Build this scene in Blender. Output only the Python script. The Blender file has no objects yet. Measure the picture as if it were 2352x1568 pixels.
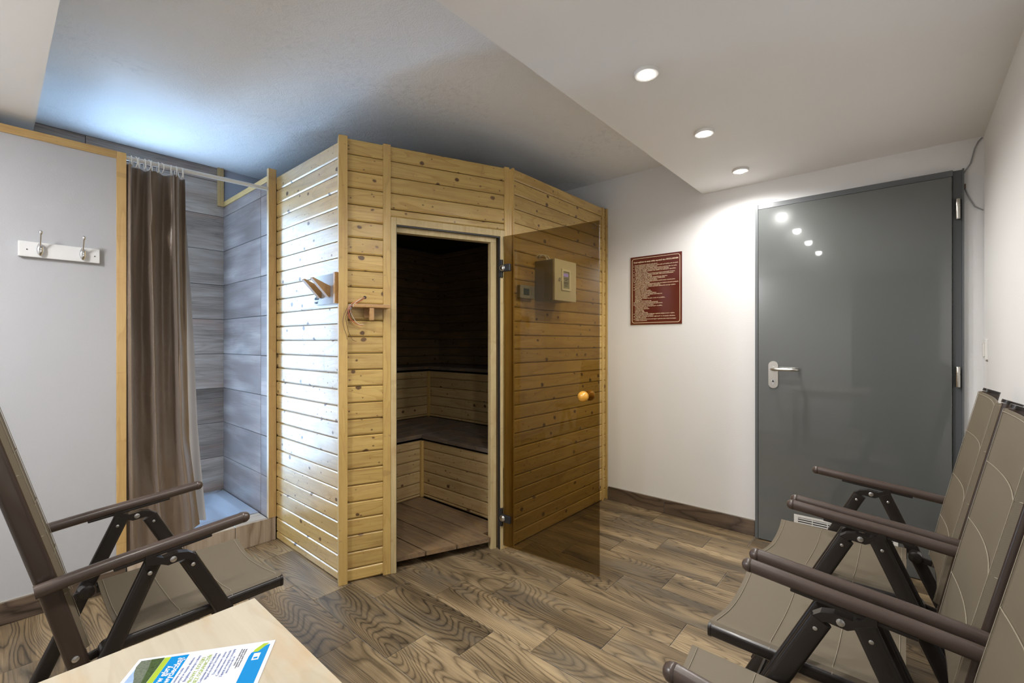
import bpy, bmesh, math, random
from mathutils import Vector, Matrix
random.seed(7)
S = bpy.context.scene
COL = S.collection
PI = math.pi

# ------------------------------------------------------------------ camera
cam_d = bpy.data.cameras.new('camera'); cam = bpy.data.objects.new('camera', cam_d); COL.objects.link(cam)
cam.location = (0, 0, 1.22); cam.rotation_euler = (PI/2, 0, math.radians(41.04))
cam_d.sensor_width = 36; cam_d.lens = 1042.3/2352*36; cam_d.shift_y = 2.3/2352; cam_d.clip_start = .02
S.camera = cam
# ------------------------------------------------------------------ world, light, exposure
w = bpy.data.worlds.new('world'); S.world = w; w.use_nodes = True
w.node_tree.nodes['Background'].inputs[0].default_value = (.8, .85, 1, 1)
w.node_tree.nodes['Background'].inputs[1].default_value = .3
S.view_settings.view_transform = 'Standard'; S.view_settings.look = 'None'
S.view_settings.gamma = 1; S.view_settings.use_curve_mapping = False
S.view_settings.exposure = 0.90
SPOT_W = 18.5          # each ceiling downlight
FILL_W = 20.0          # added fill light, unseen behind the camera
SHOWER_GLOW = 9      # daylight in the frosted shower window

def light(name, kind, loc, rot, energy, color, **kw):
    d = bpy.data.lights.new(name, kind); d.energy = energy; d.color = color
    for k, v in kw.items(): setattr(d, k, v)
    o = bpy.data.objects.new(name, d); o.location = loc; o.rotation_euler = rot; COL.objects.link(o)
    return o
light('rear_fill_light', 'AREA', (-1.94, -.72, 2.19), (0, 0, 0), FILL_W, (.98, .98, 1), shape='DISK', size=.26)  # added soft fill from behind the camera, brightens the whole room

# ------------------------------------------------------------------ node helpers
class NT:
    def __init__(s, name):
        s.m = bpy.data.materials.new(name); s.m.use_nodes = True
        s.t = s.m.node_tree; s.t.nodes.clear()
        s.out = s.t.nodes.new('ShaderNodeOutputMaterial')
    def n(s, typ, **kw):
        nd = s.t.nodes.new(typ)
        for k, v in kw.items(): setattr(nd, k, v)
        return nd
    def l(s, a, b): s.t.links.new(a, b)
    def put(s, sock, v):
        if isinstance(v, bpy.types.NodeSocket): s.l(v, sock)
        else: sock.default_value = v
    def math(s, op, a, b=0.0, c=0.0, clamp=False):
        nd = s.n('ShaderNodeMath', operation=op, use_clamp=clamp)
        s.put(nd.inputs[0], a); s.put(nd.inputs[1], b); s.put(nd.inputs[2], c); return nd.outputs[0]
    def vmath(s, op, a, b=(0, 0, 0)):
        nd = s.n('ShaderNodeVectorMath', operation=op); s.put(nd.inputs[0], a); s.put(nd.inputs[1], b); return nd.outputs[0]
    def coords(s, scale=(1, 1, 1), rnd=True, swap=None):
        tc = s.n('ShaderNodeTexCoord').outputs['Object']
        if swap:
            sp = s.n('ShaderNodeSeparateXYZ'); s.l(tc, sp.inputs[0]); cb = s.n('ShaderNodeCombineXYZ')
            for i, a in enumerate(swap): s.l(sp.outputs['xyz'.index(a)], cb.inputs[i])
            tc = cb.outputs[0]
        if rnd:
            oi = s.n('ShaderNodeObjectInfo').outputs['Random']
            cb = s.n('ShaderNodeCombineXYZ')
            for i, k in enumerate((37.0, 91.0, 53.0)): s.l(s.math('MULTIPLY', oi, k), cb.inputs[i])
            tc = s.vmath('ADD', tc, cb.outputs[0])
        return s.vmath('MULTIPLY', tc, scale)
    def noise(s, v, scale=1.0, detail=3.0, rough=.55, dist=0.0):
        nd = s.n('ShaderNodeTexNoise'); s.l(v, nd.inputs['Vector'])
        nd.inputs['Scale'].default_value = scale; nd.inputs['Detail'].default_value = detail
        nd.inputs['Roughness'].default_value = rough; nd.inputs['Distortion'].default_value = dist
        return nd.outputs['Fac']
    def ramp(s, f, stops, interp='LINEAR'):
        nd = s.n('ShaderNodeValToRGB'); cr = nd.color_ramp; cr.interpolation = interp
        while len(cr.elements) < len(stops): cr.elements.new(.5)
        for e, (p, c) in zip(cr.elements, stops):
            e.position = p; e.color = (c if len(c) == 4 else (*c, 1)) if not isinstance(c, (int, float)) else (c, c, c, 1)
        s.put(nd.inputs[0], f); return nd.outputs[0]
    def mix(s, f, a, b, mode='MIX'):
        nd = s.n('ShaderNodeMix', data_type='RGBA', blend_type=mode)
        s.put(nd.inputs[0], f)
        for i, v in ((6, a), (7, b)): s.put(nd.inputs[i], (*v, 1) if isinstance(v, tuple) and len(v) == 3 else v)
        return nd.outputs[2]
    def bump(s, h, strength=.3, dist=.002):
        nd = s.n('ShaderNodeBump'); nd.inputs['Strength'].default_value = strength; nd.inputs['Distance'].default_value = dist
        s.l(h, nd.inputs['Height']); return nd.outputs[0]
    def bsdf(s, color, rough=.5, metal=0.0, normal=None, coat=0.0, spec=.5, **kw):
        b = s.n('ShaderNodeBsdfPrincipled')
        s.put(b.inputs['Base Color'], (*color, 1) if isinstance(color, tuple) and len(color) == 3 else color)
        s.put(b.inputs['Roughness'], rough); s.put(b.inputs['Metallic'], metal)
        b.inputs['Specular IOR Level'].default_value = spec
        s.put(b.inputs['Coat Weight'], coat); b.inputs['Coat Roughness'].default_value = .12
        for k, v in kw.items(): s.put(b.inputs[k.replace('_', ' ')], v)
        if normal: s.l(normal, b.inputs['Normal'])
        s.l(b.outputs[0], s.out.inputs[0]); return s.m

def flat(name, c, rough=.5, metal=0.0, coat=0.0, spec=.5, nz=0.0, nscale=40.0, bstr=0.0, croughness=.12):
    t = NT(name); col = c; nrm = None
    if nz or bstr:
        n = t.noise(t.coords(), nscale, 4)
        if nz: col = t.mix(t.math('MULTIPLY', n, 1.0), tuple(x*(1-nz) for x in c), tuple(min(1, x*(1+nz)) for x in c))
        if bstr: nrm = t.bump(n, bstr)
    return t.bsdf(col, rough, metal, nrm, coat, spec, Coat_Roughness=croughness)

def pine(name, swap=None, light=(.66, .47, .165), dark=(.46, .29, .082), knots=1.0, rough=.34, coat=.3, tint=1.0, crough=.3, cior=1.5):
    t = NT(name); V = t.coords(swap=swap)          # x = along the grain, y = through, z = across
    fine = t.noise(t.vmath('MULTIPLY', V, (3, 60, 60)), 1, 4, .6)
    broad = t.noise(t.vmath('MULTIPLY', V, (.9, 9, 9)), 1, 2, .5, .6)
    rings = t.math('FRACT', t.math('MULTIPLY', broad, 9.0))
    rings = t.ramp(rings, [(0, .0), (.75, .35), (.93, 1.0), (1, 0.0)])
    f = t.math('ADD', t.math('MULTIPLY', fine, .85), t.math('MULTIPLY', rings, .34), clamp=True)
    col = t.mix(t.ramp(f, [(.2, 0.0), (.75, 1.0)]), light, dark)
    # knots: 2D cells on the face of the board
    sp = t.n('ShaderNodeSeparateXYZ'); t.l(V, sp.inputs[0])
    wob = t.noise(t.vmath('MULTIPLY', V, (30, 30, 30)), 1, 2)
    cb = t.n('ShaderNodeCombineXYZ')
    t.l(t.math('ADD', t.math('MULTIPLY', sp.outputs[0], 8.5), t.math('MULTIPLY', wob, .12)), cb.inputs[0])
    t.l(t.math('ADD', t.math('MULTIPLY', sp.outputs[2], 10.5), t.math('MULTIPLY', wob, .12)), cb.inputs[1])
    vo = t.n('ShaderNodeTexVoronoi', voronoi_dimensions='2D'); t.l(cb.outputs[0], vo.inputs['Vector']); vo.inputs['Scale'].default_value = 1
    rs = t.n('ShaderNodeSeparateColor'); t.l(vo.outputs['Color'], rs.inputs[0])
    size = t.math('MULTIPLY', t.math('SUBTRACT', rs.outputs[0], .42, clamp=True), .25)
    core = t.math('SUBTRACT', size, vo.outputs['Distance'])
    mask = t.math('MULTIPLY', core, 34.0, clamp=True)
    halo = t.math('MULTIPLY', t.math('ADD', core, .06), 9.0, clamp=True)
    halo = t.math('MULTIPLY', halo, t.math('GREATER_THAN', size, .001))
    col = t.mix(t.math('MULTIPLY', halo, .42*knots), col, (.36, .19, .06))
    col = t.mix(t.math('MULTIPLY', mask, .92*knots), col, (.085, .040, .016))
    cb2 = t.n('ShaderNodeCombineXYZ')
    t.l(t.math('MULTIPLY', sp.outputs[0], 19.0), cb2.inputs[0]); t.l(t.math('MULTIPLY', sp.outputs[2], 27.0), cb2.inputs[1])
    vo2 = t.n('ShaderNodeTexVoronoi', voronoi_dimensions='2D'); t.l(cb2.outputs[0], vo2.inputs['Vector']); vo2.inputs['Scale'].default_value = 1
    rs2 = t.n('ShaderNodeSeparateColor'); t.l(vo2.outputs['Color'], rs2.inputs[0])
    m2 = t.math('MULTIPLY', t.math('SUBTRACT', t.math('MULTIPLY', t.math('SUBTRACT', rs2.outputs[0], .6, clamp=True), .34), vo2.outputs['Distance']), 25.0, clamp=True)
    col = t.mix(t.math('MULTIPLY', m2, .8*knots), col, (.12, .06, .022))
    # short streaks of darker resin beside the knots
    st2 = t.noise(t.vmath('MULTIPLY', V, (34, 8, 9)), 1, 3, .6)
    col = t.mix(t.ramp(st2, [(.66, 0.0), (.76, .55*knots)]), col, (.24, .13, .05))
    # soft darker smudges of resin and handling
    sm = t.noise(t.vmath('MULTIPLY', V, (5, 6, 12)), 1, 4, .65)
    col = t.mix(t.ramp(sm, [(.5, 0.0), (.75, .5)]), col, (.40, .23, .085))
    hs = t.n('ShaderNodeHueSaturation'); t.l(col, hs.inputs['Color'])
    t.l(t.math('MULTIPLY_ADD', t.n('ShaderNodeObjectInfo').outputs['Random'], .22, .87*tint), hs.inputs['Value'])
    h = t.math('SUBTRACT', t.math('MULTIPLY', fine, .5), t.math('MULTIPLY', mask, .6))
    r = t.math('MULTIPLY_ADD', fine, .18, rough-.09)
    cw = coat
    if coat > .8:      # the lacquer is worn away over knots and resin smudges
        cw = t.math('MULTIPLY', t.math('SUBTRACT', 1.0, t.math('ADD', t.math('ADD', t.math('MULTIPLY', mask, .9), t.math('MULTIPLY', m2, .8)), t.ramp(sm, [(.5, 0.0), (.75, .6)])), clamp=True), coat)
        cw = t.math('MULTIPLY', cw, t.math('MULTIPLY_ADD', fine, .5, .7), clamp=True)
    return t.bsdf(hs.outputs[0], r, 0, t.bump(h, .25, .0015), cw, Coat_Roughness=crough, Coat_IOR=cior)

def figured(name, c0, c1, c2, rough=.3, freq=15.0, stretch=(1.3, 5.5, 5.5), swap=None, patch=None, bumpd=.0006, spec=.5, coat=0.0, ringw=.42, bigw=.9, fibw=.38, rvar=.2):
    """wood figure: contour lines of a stretched noise, plus fibres"""
    t = NT(name); V = t.coords(swap=swap)
    n = t.noise(t.vmath('MULTIPLY', V, stretch), 1, 1.6, .45, .35)
    warp = t.noise(t.vmath('MULTIPLY', V, (14, 40, 40)), 1, 2)
    rr = t.math('FRACT', t.math('MULTIPLY_ADD', warp, .35, t.math('MULTIPLY', n, freq)))
    rings = t.ramp(rr, [(0, .45), (.25, .85), (.6, .8), (.8, .5), (.93, 0.0), (1, .45)])
    fib = t.noise(t.vmath('MULTIPLY', V, (5, 150, 150)), 1, 3, .65)
    big = t.noise(t.vmath('MULTIPLY', V, (1.0, 7, 7)), 1, 2)
    f = t.math('ADD', t.math('MULTIPLY', rings, ringw), t.math('MULTIPLY', fib, fibw))
    f = t.math('ADD', f, t.math('MULTIPLY', t.math('SUBTRACT', big, .5), bigw), clamp=True)
    col = t.ramp(f, [(.12, c0), (.42, c1), (.78, c2)])
    if patch:
        pn = t.noise(t.vmath('MULTIPLY', V, (2.2, 9, 9)), 1, 3)
        col = t.mix(t.ramp(pn, [(.52, 0.0), (.72, .6)]), col, patch)
    hs = t.n('ShaderNodeHueSaturation'); t.l(col, hs.inputs['Color'])
    t.l(t.math('MULTIPLY_ADD', t.n('ShaderNodeObjectInfo').outputs['Random'], .30, .85), hs.inputs['Value'])
    r = t.math('MULTIPLY_ADD', fib, rvar, rough-rvar/2)
    return t.bsdf(hs.outputs[0], r, 0, t.bump(f, .5, bumpd), coat, spec)

# ------------------------------------------------------------------ materials
M = {}
def wall_paint(name, c, bstr=.15, nscale=220, rough=.75, mott=0):
    t = NT(name); V = t.coords(rnd=False)
    n = t.noise(V, nscale, 3)
    col = t.mix(t.noise(V, 1.7, 3), tuple(x*.96 for x in c), c)
    h = n
    if mott:
        m = t.noise(V, 9, 6, .68, .8)
        m3 = t.math('MULTIPLY', t.ramp(t.noise(V, 26, 8, .8, .5), [(.5, 0.0), (.62, 1.0)]), t.ramp(t.noise(t.vmath('ADD', V, (.35, .1, 0)), 1.6, 2), [(.48, 0.0), (.66, .22)]))
        col = t.mix(m3, col, (.40, .42, .44))
        h = t.math('ADD', n, t.math('MULTIPLY', m, mott))
    return t.bsdf(col, rough, 0, t.bump(h, bstr, .004), 0, .25)
M['wall'] = wall_paint('white_wall_paint', (.83, .825, .82))
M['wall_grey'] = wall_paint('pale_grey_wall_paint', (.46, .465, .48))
M['wall_blue'] = wall_paint('bluish_grey_paint', (.48, .50, .56))  # bluish paint of the plain left wall
M['ceiling'] = wall_paint('ceiling_plaster', (.92, .92, .92), .5, 150, .8, 3.5)
M['soffit'] = wall_paint('smooth_soffit_paint', (.94, .935, .925), .05)
M['grout'] = flat('pale_grout', (.42, .39, .34), .85, nz=.15)
M['grout_dark'] = flat('dark_grout', (.10, .09, .085), .85)
M['pine'] = pine('lacquered_pine_boards')
M['pine_side'] = pine('glossier_pine_side_boards', coat=1.0, crough=.38, cior=2.0)
M['pine_v'] = pine('lacquered_pine_uprights', swap='zyx', knots=.25, light=(.62, .43, .15), dark=(.49, .315, .095))
M['pine_in'] = pine('bare_pine_inside', light=(.60, .45, .22), dark=(.45, .30, .13), rough=.55, coat=0)
M['pine_in_y'] = pine('bare_pine_inside_cross', swap='yxz', light=(.60, .45, .22), dark=(.45, .30, .13), rough=.55, coat=0)
M['trim_v'] = pine('varnished_trim_upright', swap='zyx', knots=.15, light=(.62, .42, .17), dark=(.50, .32, .12))
M['trim_y'] = pine('varnished_trim_cross', swap='yxz', knots=.15, light=(.62, .42, .17), dark=(.50, .32, .12))
M['trim_x'] = pine('varnished_trim_along', knots=.15, light=(.62, .42, .17), dark=(.50, .32, .12))
M['jamb'] = pine('bare_jamb_wood', swap='zyx', knots=.15, light=(.62, .49, .26), dark=(.50, .385, .19), rough=.5, coat=0)
M['pine_lining'] = pine('dark_lining_pine', light=(.26, .175, .085), dark=(.18, .115, .055), rough=.6, coat=0)  # inner lining boards, darker than the pine of the bench fronts
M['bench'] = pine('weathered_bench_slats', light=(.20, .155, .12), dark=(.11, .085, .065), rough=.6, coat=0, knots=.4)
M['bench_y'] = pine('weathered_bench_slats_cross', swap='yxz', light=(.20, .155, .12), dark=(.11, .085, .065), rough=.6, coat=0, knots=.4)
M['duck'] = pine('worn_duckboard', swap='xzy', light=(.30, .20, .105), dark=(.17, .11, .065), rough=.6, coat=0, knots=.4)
M['floor_tile'] = figured('wood_look_floor_tile', (.042, .030, .018), (.18, .127, .070), (.44, .325, .185), .38, 42,
                          swap='xzy', stretch=(.85, 4.6, 5.2), patch=(.15, .13, .10), bumpd=.0008, ringw=.34, bigw=1.1, fibw=.46)
M['skirt'] = figured('wood_look_skirting', (.035, .024, .017), (.10, .07, .05), (.2, .145, .10), .35, 10, stretch=(1.5, 6, 6))
M['skirt_y'] = figured('wood_look_skirting_cross', (.035, .024, .017), (.10, .07, .05), (.2, .145, .10), .35, 10, swap='yxz', stretch=(1.5, 6, 6))
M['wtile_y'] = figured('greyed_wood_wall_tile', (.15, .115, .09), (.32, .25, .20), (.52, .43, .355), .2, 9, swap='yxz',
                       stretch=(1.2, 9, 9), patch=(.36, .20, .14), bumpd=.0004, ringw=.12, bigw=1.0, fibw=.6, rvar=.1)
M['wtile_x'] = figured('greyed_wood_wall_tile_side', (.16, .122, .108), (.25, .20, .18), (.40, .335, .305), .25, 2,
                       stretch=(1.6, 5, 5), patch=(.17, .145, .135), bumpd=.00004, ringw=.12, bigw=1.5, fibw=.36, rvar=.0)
M['step_tile'] = figured('light_wood_step_tile', (.27, .20, .14), (.45, .36, .27), (.62, .53, .42), .35, 7, swap='zyx', stretch=(1.5, 7, 7))
M['step_top'] = figured('light_wood_deck_tile', (.27, .20, .14), (.45, .36, .27), (.62, .53, .42), .3, 7, swap='yzx', stretch=(1.5, 7, 7))
M['acrylic'] = flat('white_acrylic', (.30, .31, .34), .15, coat=.5)
M['door'] = flat('grey_gloss_door_paint', (.115, .122, .120), .16, coat=1.0, croughness=.03)
M['door_frame'] = flat('dark_grey_steel_frame', (.12, .13, .135), .3)
M['steel'] = flat('brushed_steel', (.62, .60, .56), .28, 1)
M['chrome'] = flat('chrome', (.75, .75, .76), .08, 1)
M['black'] = flat('black_plastic', (.02, .02, .022), .4)
M['white_plastic'] = flat('white_plastic', (.78, .77, .74), .35)
M['rod_white'] = flat('white_enamel_rod', (.62, .60, .57), .3)
M['metal_dark'] = flat('dark_brown_powder_coat', (.020, .016, .014), .28, coat=.15)
M['metal_back'] = flat('brown_lacquered_tube', (.052, .036, .028), .25, coat=.2)
M['arm'] = flat('brown_plastic_sleeve', (.072, .050, .040), .33, coat=.1, nz=.12, nscale=30)
M['screw'] = flat('zinc_screw', (.7, .7, .7), .3, 1)
M['box_grey'] = flat('grey_enamel_box', (.66, .63, .57), .35)
M['box_side'] = flat('grey_enamel_box_body', (.26, .24, .215), .35)
M['thermo'] = flat('grey_plastic_controller', (.30, .30, .30), .4)
M['lcd_dark'] = flat('dark_lcd', (.03, .045, .045), .15)
M['cream'] = flat('cream_print', (.86, .72, .5), .4)
M['poster'] = flat('maroon_sign_board', (.115, .018, .011), .14, coat=.5)
M['white_board'] = flat('white_painted_plank', (.72, .72, .71), .4)
M['grey_label'] = flat('grey_panel_label', (.33, .34, .33), .4)
M['print_dark'] = flat('dark_print', (.015, .02, .03), .5)
M['rack'] = flat('clear_coated_rack_board', (.24, .21, .20), .2, nz=.12, nscale=14, coat=.3)
M['orange_wood'] = pine('orange_lacquered_wood', light=(.50, .29, .11), dark=(.38, .21, .08), knots=0)
M['knob'] = pine('amber_lacquered_knob', light=(.80, .40, .045), dark=(.62, .28, .03), knots=0, rough=.2, coat=.8)
M['copper'] = flat('copper_wire', (.80, .36, .20), .35, .4)
M['wire_red'] = flat('red_wire', (.62, .16, .08), .4)
M['wire_white'] = flat('cream_wire', (.75, .66, .55), .4)
M['wire_dark'] = flat('brown_wire', (.10, .06, .04), .4)
M['table'] = pine('pale_plywood', swap='xzy', light=(.46, .41, .315), dark=(.39, .34, .25), knots=0, rough=.35, coat=.25)
M['paper'] = flat('glossy_white_paper', (.62, .64, .68), .25)
M['p_blue'] = flat('cyan_blue_print', (.0, .20, .50), .25)
M['p_lime'] = flat('lime_print', (.34, .46, .03), .25)
M['p_navy'] = flat('navy_print', (.12, .16, .38), .3)
M['p_sky'] = flat('sky_print', (.30, .42, .62), .25, nz=.3, nscale=60)
M['p_rock'] = flat('rock_print', (.12, .14, .10), .25, nz=.75, nscale=300)
M['p_forest'] = flat('forest_print', (.045, .075, .02), .25, nz=.7, nscale=260)
M['rubber'] = flat('black_rubber', (.015, .015, .015), .7)
M['dark_gap'] = flat('dark_underlay', (.03, .022, .015), .9)

def weave(name, c, c2, sc=420.0, tr=0.0):
    t = NT(name); V = t.coords(rnd=False)
    sp = t.n('ShaderNodeSeparateXYZ'); t.l(V, sp.inputs[0])
    a = t.math('SINE', t.math('MULTIPLY', t.math('ADD', sp.outputs[0], sp.outputs[2]), sc*4.3)); b = t.math('SINE', t.math('MULTIPLY', sp.outputs[1], sc*4.3))
    h = t.math('MULTIPLY', a, b)
    f = t.math('MULTIPLY_ADD', h, .16, .5, clamp=True)
    n = t.noise(V, 5, 3); fn = t.noise(t.vmath('MULTIPLY', V, (900, 1400, 900)), 1, 2)
    col = t.mix(f, c2, c); col = t.mix(t.math('MULTIPLY', n, .35), col, tuple(x*.75 for x in c))
    return t.bsdf(col, .62, 0, t.bump(fn, .25, .0004), 0, .35)
M['fabric'] = weave('brown_mesh_fabric', (.215, .175, .120), (.105, .085, .058))
M['thread'] = flat('pale_thread', (.30, .26, .19), .8)

def curtain_mat():
    t = NT('brown_taffeta'); V = t.coords(rnd=False)
    n = t.noise(V, 7, 4, .6, .6)
    h = n
    return t.bsdf((.21, .155, .11), .34, 0, t.bump(h, .55, .012), 0, .6, Sheen_Weight=.3)
M['curtain'] = curtain_mat()
M['liner'] = flat('white_liner', (.70, .70, .74), .35, nscale=8, bstr=.6)

def tint_glass():
    t = NT('bronze_tinted_glass')
    tr = t.n('ShaderNodeBsdfTransparent'); tr.inputs[0].default_value = (.60, .53, .365, 1)
    gl = t.n('ShaderNodeBsdfGlossy'); gl.inputs['Roughness'].default_value = .0; gl.inputs[0].default_value = (1, 1, 1, 1)
    fr = t.n('ShaderNodeFresnel'); fr.inputs[0].default_value = 1.35
    mx = t.n('ShaderNodeMixShader'); t.l(t.math('MULTIPLY', fr.outputs[0], .8), mx.inputs[0]); t.l(tr.outputs[0], mx.inputs[1]); t.l(gl.outputs[0], mx.inputs[2])
    t.l(mx.outputs[0], t.out.inputs[0]); return t.m
M['glass'] = tint_glass()
def emit(name, c, s):
    t = NT(name); e = t.n('ShaderNodeEmission'); e.inputs[0].default_value = (*c, 1); e.inputs[1].default_value = s
    t.l(e.outputs[0], t.out.inputs[0]); return t.m
M['lamp'] = emit('lit_lens', (1, .98, .95), 38)
M['lcd'] = emit('lit_lcd', (.36, .30, .95), .9)
M['frosted_glow'] = emit('lit_frosted_glass', (.44, .68, 1.0), SHOWER_GLOW)

# ------------------------------------------------------------------ object helpers
W = {}   # world location of every object (roots carry no parent)
def vec(p): return Vector(p)
def empty(name, loc=(0, 0, 0), rotz=0.0, label=None, cat=None, group=None, kind=None):
    o = bpy.data.objects.new(name, None); COL.objects.link(o); o.location = loc; o.rotation_euler = (0, 0, rotz)
    o.empty_display_size = .05; W[o.name] = Vector(loc); tag(o, label, cat, group, kind); return o
def tag(o, label=None, cat=None, group=None, kind=None):
    for k, v in (('label', label), ('category', cat), ('group', group), ('kind', kind)):
        if v: o[k] = v
    return o

class MB:
    """collects geometry (world or thing-local coordinates) and links it as one mesh object"""
    def __init__(s): s.bm = bmesh.new()
    def box(s, x0, x1, y0, y1, z0, z1, bev=0.0, mat=None):
        n0 = len(s.bm.verts)
        r = bmesh.ops.create_cube(s.bm, size=1.0); vs = r['verts']
        for v in vs: v.co = Vector(((x0+x1)/2+v.co.x*(x1-x0), (y0+y1)/2+v.co.y*(y1-y0), (z0+z1)/2+v.co.z*(z1-z0)))
        if mat is not None:
            for v in vs: v.co = mat @ v.co
        if bev:
            es = list({e for v in vs for e in v.link_edges})
            bmesh.ops.bevel(s.bm, geom=es, offset=bev, segments=2, profile=.6, affect='EDGES')
        return s
    def prism(s, pts, z0, z1, mat=None):
        """2D polygon (x,y) extruded z0..z1"""
        n = len(pts); bm = s.bm
        a = [bm.verts.new((*p, z0)) for p in pts]; b = [bm.verts.new((*p, z1)) for p in pts]
        if mat is not None:
            for v in a+b: v.co = mat @ v.co
        bm.faces.new(a[::-1]); bm.faces.new(b)
        for i in range(n): bm.faces.new((a[i], a[(i+1) % n], b[(i+1) % n], b[i]))
        return s
    def sweep(s, path, prof, closed=False, caps=True, up=(0, 0, 1)):
        """sweep closed profile [(u,v)] along path; u along side, v along up-ish"""
        bm = s.bm; rings = []; P = [Vector(p) for p in path]; n = len(P); up = Vector(up)
        for i, p in enumerate(P):
            if closed: t = (P[(i+1) % n]-P[i-1]).normalized()
            elif i == 0: t = (P[1]-P[0]).normalized()
            elif i == n-1: t = (P[-1]-P[-2]).normalized()
            else: t = ((P[i+1]-P[i]).normalized()+(P[i]-P[i-1]).normalized()).normalized()
            sd = t.cross(up)
            if sd.length < 1e-4: sd = t.cross(Vector((1, 0, 0)))
            sd.normalize(); uu = sd.cross(t).normalized()
            k = prof(i/(n-1)) if callable(prof) else prof
            rings.append([bm.verts.new(p+sd*a+uu*b) for a, b in k])
        m = len(rings[0]); R = n if closed else n-1
        for i in range(R):
            A, B = rings[i], rings[(i+1) % n]
            for j in range(m): bm.faces.new((A[j], A[(j+1) % m], B[(j+1) % m], B[j]))
        if caps and not closed: bm.faces.new(rings[0][::-1]); bm.faces.new(rings[-1])
        return s
    def tube(s, path, r, n=10, closed=False, up=(0, 0, 1), ry=None, caps=True):
        ry = ry or r
        return s.sweep(path, [(r*math.cos(2*PI*i/n), ry*math.sin(2*PI*i/n)) for i in range(n)], closed, caps, up)
    def flat_tube(s, path, a, b, up=(0, 1, 0), caps=True):
        """flat-oval tube, half sizes a (side) and b (up)"""
        k = []
        c = min(a, b)*.95
        for cx, cy, a0 in ((a-c, b-c, 0), (-(a-c), b-c, PI/2), (-(a-c), -(b-c), PI), (a-c, -(b-c), 1.5*PI)):
            for q in range(4): an = a0+q*PI/6; k.append((cx+c*math.cos(an), cy+c*math.sin(an)))
        return s.sweep(path, k, False, caps, up)
    def lathe(s, prof, c, axis='z', n=20, mat=None):
        """prof [(r,h)] revolved around axis through c"""
        bm = s.bm; rings = []
        for r, h in prof:
            ring = []
            for i in range(n):
                a = 2*PI*i/n; x, y = r*math.cos(a), r*math.sin(a)
                p = {'z': (x, y, h), 'y': (x, h, y), 'x': (h, x, y)}[axis]
                v = Vector(p)
                if mat is not None: v = mat @ v
                ring.append(bm.verts.new(v+Vector(c)))
            rings.append(ring)
        for i in range(len(rings)-1):
            A, B = rings[i], rings[i+1]
            for j in range(n): bm.faces.new((A[j], A[(j+1) % n], B[(j+1) % n], B[j]))
        bm.faces.new(rings[0][::-1]); bm.faces.new(rings[-1]); return s
    def grid(s, f, nu, nv):
        bm = s.bm; g = [[bm.verts.new(f(i/nu, j/nv)) for j in range(nv+1)] for i in range(nu+1)]
        for i in range(nu):
            for j in range(nv): bm.faces.new((g[i][j], g[i+1][j], g[i+1][j+1], g[i][j+1]))
        return s
    def sheet(s, f, nu, nv, t):
        """a closed thin sheet: surface f and its offset by t behind it"""
        e = 1e-3; bm = s.bm
        def nrm(u, v):
            a = f(min(u+e, 1), v)-f(max(u-e, 0), v); b = f(u, min(v+e, 1))-f(u, max(v-e, 0)); return b.cross(a).normalized()
        sg = -1.0 if nrm(.5, .5).dot(Vector((1, 0, 1))) > 0 else 1.0
        A = [[bm.verts.new(f(i/nu, j/nv)) for j in range(nv+1)] for i in range(nu+1)]
        B = [[bm.verts.new(f(i/nu, j/nv)+nrm(i/nu, j/nv)*t*sg) for j in range(nv+1)] for i in range(nu+1)]
        for i in range(nu):
            for j in range(nv):
                bm.faces.new((A[i][j], A[i+1][j], A[i+1][j+1], A[i][j+1])); bm.faces.new((B[i][j+1], B[i+1][j+1], B[i+1][j], B[i][j]))
        for j in range(nv): bm.faces.new((A[0][j], A[0][j+1], B[0][j+1], B[0][j])); bm.faces.new((A[nu][j+1], A[nu][j], B[nu][j], B[nu][j+1]))
        for i in range(nu): bm.faces.new((A[i+1][0], A[i][0], B[i][0], B[i+1][0])); bm.faces.new((A[i][nv], A[i+1][nv], B[i+1][nv], B[i][nv]))
        return s
    def build(s, name, mat, parent=None, smooth=False, local=False, kind=None, label=None, cat=None, group=None):
        bm = s.bm
        bmesh.ops.recalc_face_normals(bm, faces=bm.faces)
        me = bpy.data.meshes.new(name)
        base = Vector((0, 0, 0)) if (local or parent is None) else W[parent.name]
        lo = Vector((min(v.co[i] for v in bm.verts) for i in range(3))); hi = Vector((max(v.co[i] for v in bm.verts) for i in range(3)))
        c = (lo+hi)/2
        if parent is None: c.z = lo.z
        for v in bm.verts: v.co -= c
        bm.to_mesh(me); bm.free()
        me.materials.append(M[mat] if isinstance(mat, str) else mat)
        if smooth:
            for p in me.polygons: p.use_smooth = True
            if smooth != 'all': me.set_sharp_from_angle(angle=math.radians(40))
        o = bpy.data.objects.new(name, me); COL.objects.link(o)
        o.location = c-base; o.parent = parent; W[o.name] = c if (not local) else c
        tag(o, label, cat, group, kind); return o

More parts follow.
